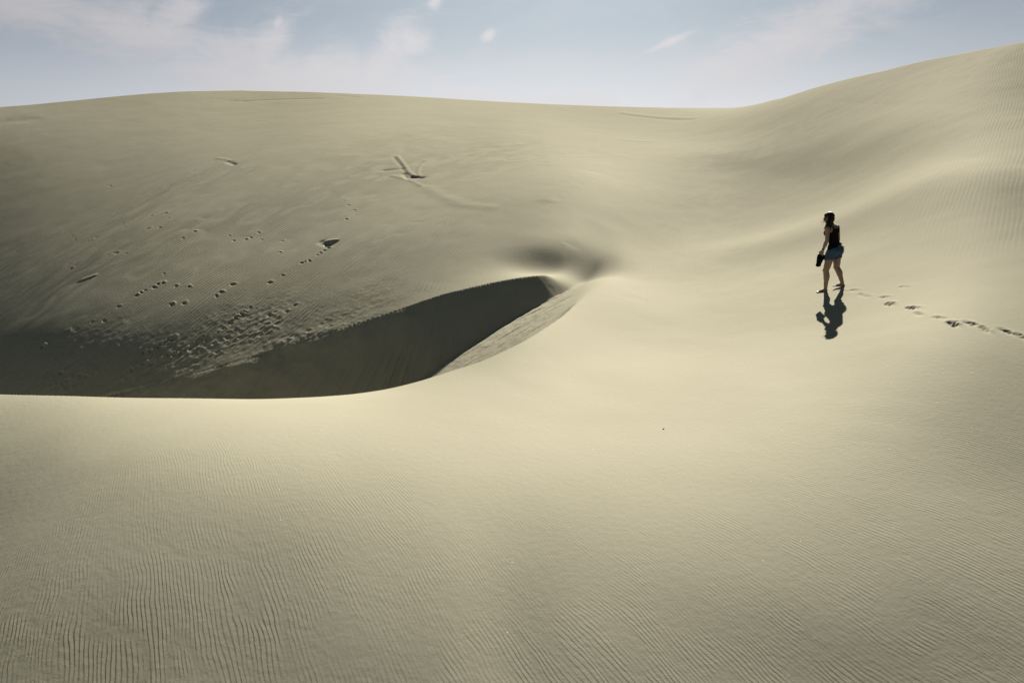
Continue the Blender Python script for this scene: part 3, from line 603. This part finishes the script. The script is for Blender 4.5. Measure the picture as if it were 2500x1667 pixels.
# clothing
T = Flesh(); torso(T, .009)
for s_, sh in ((1, shL), (-1, shR)): T.limb([(nkb+UP*-.012, .046), (sh+LF*-s_*.055+UP*.006, .045)])
for hp in (hpL, hpR): T.limb([(hp, .103), (hp+UP*.05, .095)])
def keep_top(p):
    q = p-cst; s = q.dot(LF); f = q.dot(FW); z = p[2]
    hem = .800+.055*np.clip(-(p[0]-.08)*-1/.12, -1, 1)*1.0
    if z < hem+.02*(f < 0): return False
    if z > 1.10 and abs(s) > .118-.30*max(z-1.10, 0)+.02: return False
    nl = 1.195 if f < 0 else 1.150
    if z > nl and abs(s) < .070-(.5*max(.028-(z-nl), 0)): return False
    return True
top = part('tank_top', trim(T.build(.005, 4), keep_top), BLACK, person)
Sh = Flesh(); torso(Sh, .011); legs(Sh, .013, True)
def keep_sh(p):
    wl = .800+.055*np.clip((p[0]-.08)/.12, -1, 1)+.012
    leg_hem = .600 if (p-pel).dot(LF) > 0 else .615
    return p[2] < wl+.03 and p[2] > leg_hem
shorts = part('denim_shorts', trim(Sh.build(.0055, 3), keep_sh, .004), DENIM, person)
for s_ in (1, -1):
    Pk = Flesh(); c = pel+LF*.068*s_+FW*-.142+UP*-.01
    for u in np.linspace(-1, 1, 6):
        for w in np.linspace(-1, 1, 6): Pk.ball(c+LF*u*.036+UP*w*.040+FW*(.012*u*u+.010*abs(w)), .006)
    part('back_pocket', Pk.build(.005, 2), DENIM, shorts)
# hair: a cap over the skull, a mass down the neck and over the left shoulder, loose locks
Hh = Flesh(); rnd = random.Random(11)
Hh.ball(hdc+HU*.034+HF*-.022, (.096, .083, .090), HX); Hh.ball(hdc+HU*-.015+HF*-.045, (.068, .080, .090), HX); Hh.ball(hdc+HU*.055+HF*.030, (.055, .066, .052), HX)
tips = [V3(.010, -.10, 1.175), V3(-.030, -.125, 1.165), V3(.030, -.075, 1.20), V3(-.075, -.12, 1.16), V3(-.10, -.10, 1.17), V3(.0, -.12, 1.15), V3(.035, -.03, 1.23)]
for k in range(46):
    tp = tips[k % len(tips)]+V3(rnd.gauss(0, .010), rnd.gauss(0, .012), rnd.gauss(0, .018))
    a0 = rnd.uniform(.35, 2.6) if k % 7 < 5 else rnd.uniform(-.2, .8)
    root = hdc+HL*.068*math.sin(a0)+HF*(-.066*math.cos(a0*.9-.6)-.01)*(1 if a0 > .9 else .6)+HU*rnd.uniform(-.02, .03)
    mid = root*.55+tp*.45+LF*.018+UP*.01+FW*rnd.uniform(-.012, .008)
    Hh.limb([(root, .016), (mid, .013), (tp, .0055)], .5)
hair = part('hair', Hh.build(.0045, 2), HAIR, person)
Lk = Flesh()
for k in range(9):
    root = hdc+HL*.05+HF*rnd.uniform(-.02, .045)+HU*rnd.uniform(.0, .05); tp = root+V3(-.05-.012*k % .05, rnd.uniform(-.03, .01), -.13-.02*rnd.random()*k*.3)
    Lk.limb([(root, .0022), ((root+tp)/2+V3(-.012, -.01, .01), .0020), (tp, .0014)], .9)
lk = part('loose_lock', Lk.build(.0022, 0), HAIR, hair)
Br = Flesh(); ax = (wrL-elL)/np.linalg.norm(wrL-elL); e1 = np.cross(ax, UP); e1 /= np.linalg.norm(e1); e2 = np.cross(ax, e1)
for off in (.0, .011):
    cc = wrL-ax*(.018+off); ring = [cc+(e1*math.cos(t)+e2*math.sin(t))*.0245 for t in np.linspace(0, 2*math.pi, 40)]
    for p in ring: Br.ball(p, .0048)
part('bracelet', Br.build(.0028, 1), CORD, person)
# sandals, hanging from the curled fingers
def sandal():
    def outline(t):                                # half width along the length 0..1 (heel to toe)
        return .040+.014*math.sin(min(max(t-.35, 0)/.65, 1)*math.pi*.62)-.004*math.sin(t*math.pi*2)-(.03*max(t-.9, 0)/.1*.8)-(.012*max(.1-t, 0)/.1)
    bm = bmesh.new(); n = 28; L = .255; rings = []
    for i in range(n+1):
        t = i/n; w = max(outline(t), .012)
        if i in (0, n): w *= .55
        y0 = (t-.5)*L; bend = .010*(2*t-1)**2
        rings.append([bm.verts.new((sx*w*k, y0, zz+bend)) for sx, zz, k in ((-1, 0, .94), (-1, .006, 1), (-1, .015, .97), (0, .017, 1), (1, .015, .97), (1, .006, 1), (1, 0, .94), (0, -.001, 1))])
    for a, b in zip(rings[:-1], rings[1:]):
        for k in range(8): bm.faces.new((a[k], a[(k+1) % 8], b[(k+1) % 8], b[k]))
    bm.faces.new(rings[0]); bm.faces.new(rings[-1][::-1]); bmesh.ops.recalc_face_normals(bm, faces=bm.faces[:])
    for f in bm.faces: f.smooth = True
    me = bpy.data.meshes.new('sole'); bm.to_mesh(me); bm.free()
    St = Flesh(); toe = V3(0, .068, .018)
    for sx in (-1, 1):
        a = V3(sx*.044, -.030, .014); m_ = V3(sx*.024, .030, .050)
        St.limb([(a, .0060), (m_, .0058), (toe+V3(0, -.004, .022), .0050)], .5)
    St.limb([(toe, .0045), (toe+V3(0, -.004, .022), .0050)], .5)
    return me, St.build(.003, 2)
so, st = sandal()
knuck = wrL+hdn/np.linalg.norm(hdn)*.105+V3(.0, .012, -.012)
for k, (dx, dy, rot, tilt, lab) in enumerate(((-.004, -.022, .16, R(-14), 'black sandal hanging from the walker\'s hand, the one on the near side of the pair'),
                                              (.014, .034, -.30, R(-20), 'black sandal hanging from the walker\'s hand, half hidden behind the nearer one'))):
    root = bpy.data.objects.new('sandal', None); col.objects.link(root)
    tag(root, lab, 'sandal', 'pair of sandals carried in the hand')
    part('sole', so.copy(), RUBBER, root); part('strap', st.copy(), RUBBER, root)
    # length runs down from the hand; the sole's face looks at the viewer
    Y = V3(-.28, .03*(k*2-1), -.96); Y /= np.linalg.norm(Y); Zx = V3(math.sin(rot)*.9, (-1 if k == 0 else 1)*math.cos(rot), 0); Zx -= Y*Zx.dot(Y); Zx /= np.linalg.norm(Zx); Xx = np.cross(Y, Zx)
    # toe end up in the fingers for the strap: flip so that the toe post sits under the knuckles
    Y2 = -Y; X2 = np.cross(Y2, Zx)
    c = knuck+V3(dx, dy, 0)+Y*.085-Zx*.030
    ml = Matrix(((X2[0], Y2[0], Zx[0], c[0]), (X2[1], Y2[1], Zx[1], c[1]), (X2[2], Y2[2], Zx[2], c[2]), (0, 0, 0, 1)))
    root.matrix_world = M4@ml

# a lone pebble on the smooth sand in front
pb = at(1620, 1047, 7, 14)
if pb is not None:
    bm = bmesh.new(); bmesh.ops.create_icosphere(bm, subdivisions=3, radius=.0075); rp = random.Random(3)
    for v in bm.verts:
        k = 1+.25*float(vnoise(np.array([v.co.x*120]), np.array([v.co.y*120+v.co.z*90]), 5)[0]); v.co = Vector((v.co.x*1.3, v.co.y, v.co.z*.75))*k
    for f in bm.faces: f.smooth = True
    me = bpy.data.meshes.new('pebble'); bm.to_mesh(me); bm.free()
    pe = part('pebble', me, simple_mat('dark_stone', (.05, .045, .035), .7, .3, .3)); pe.location = (pb[0], pb[1], pb[2]+.004)
    tag(pe, 'tiny dark pebble lying alone on the smooth near sand', 'pebble')
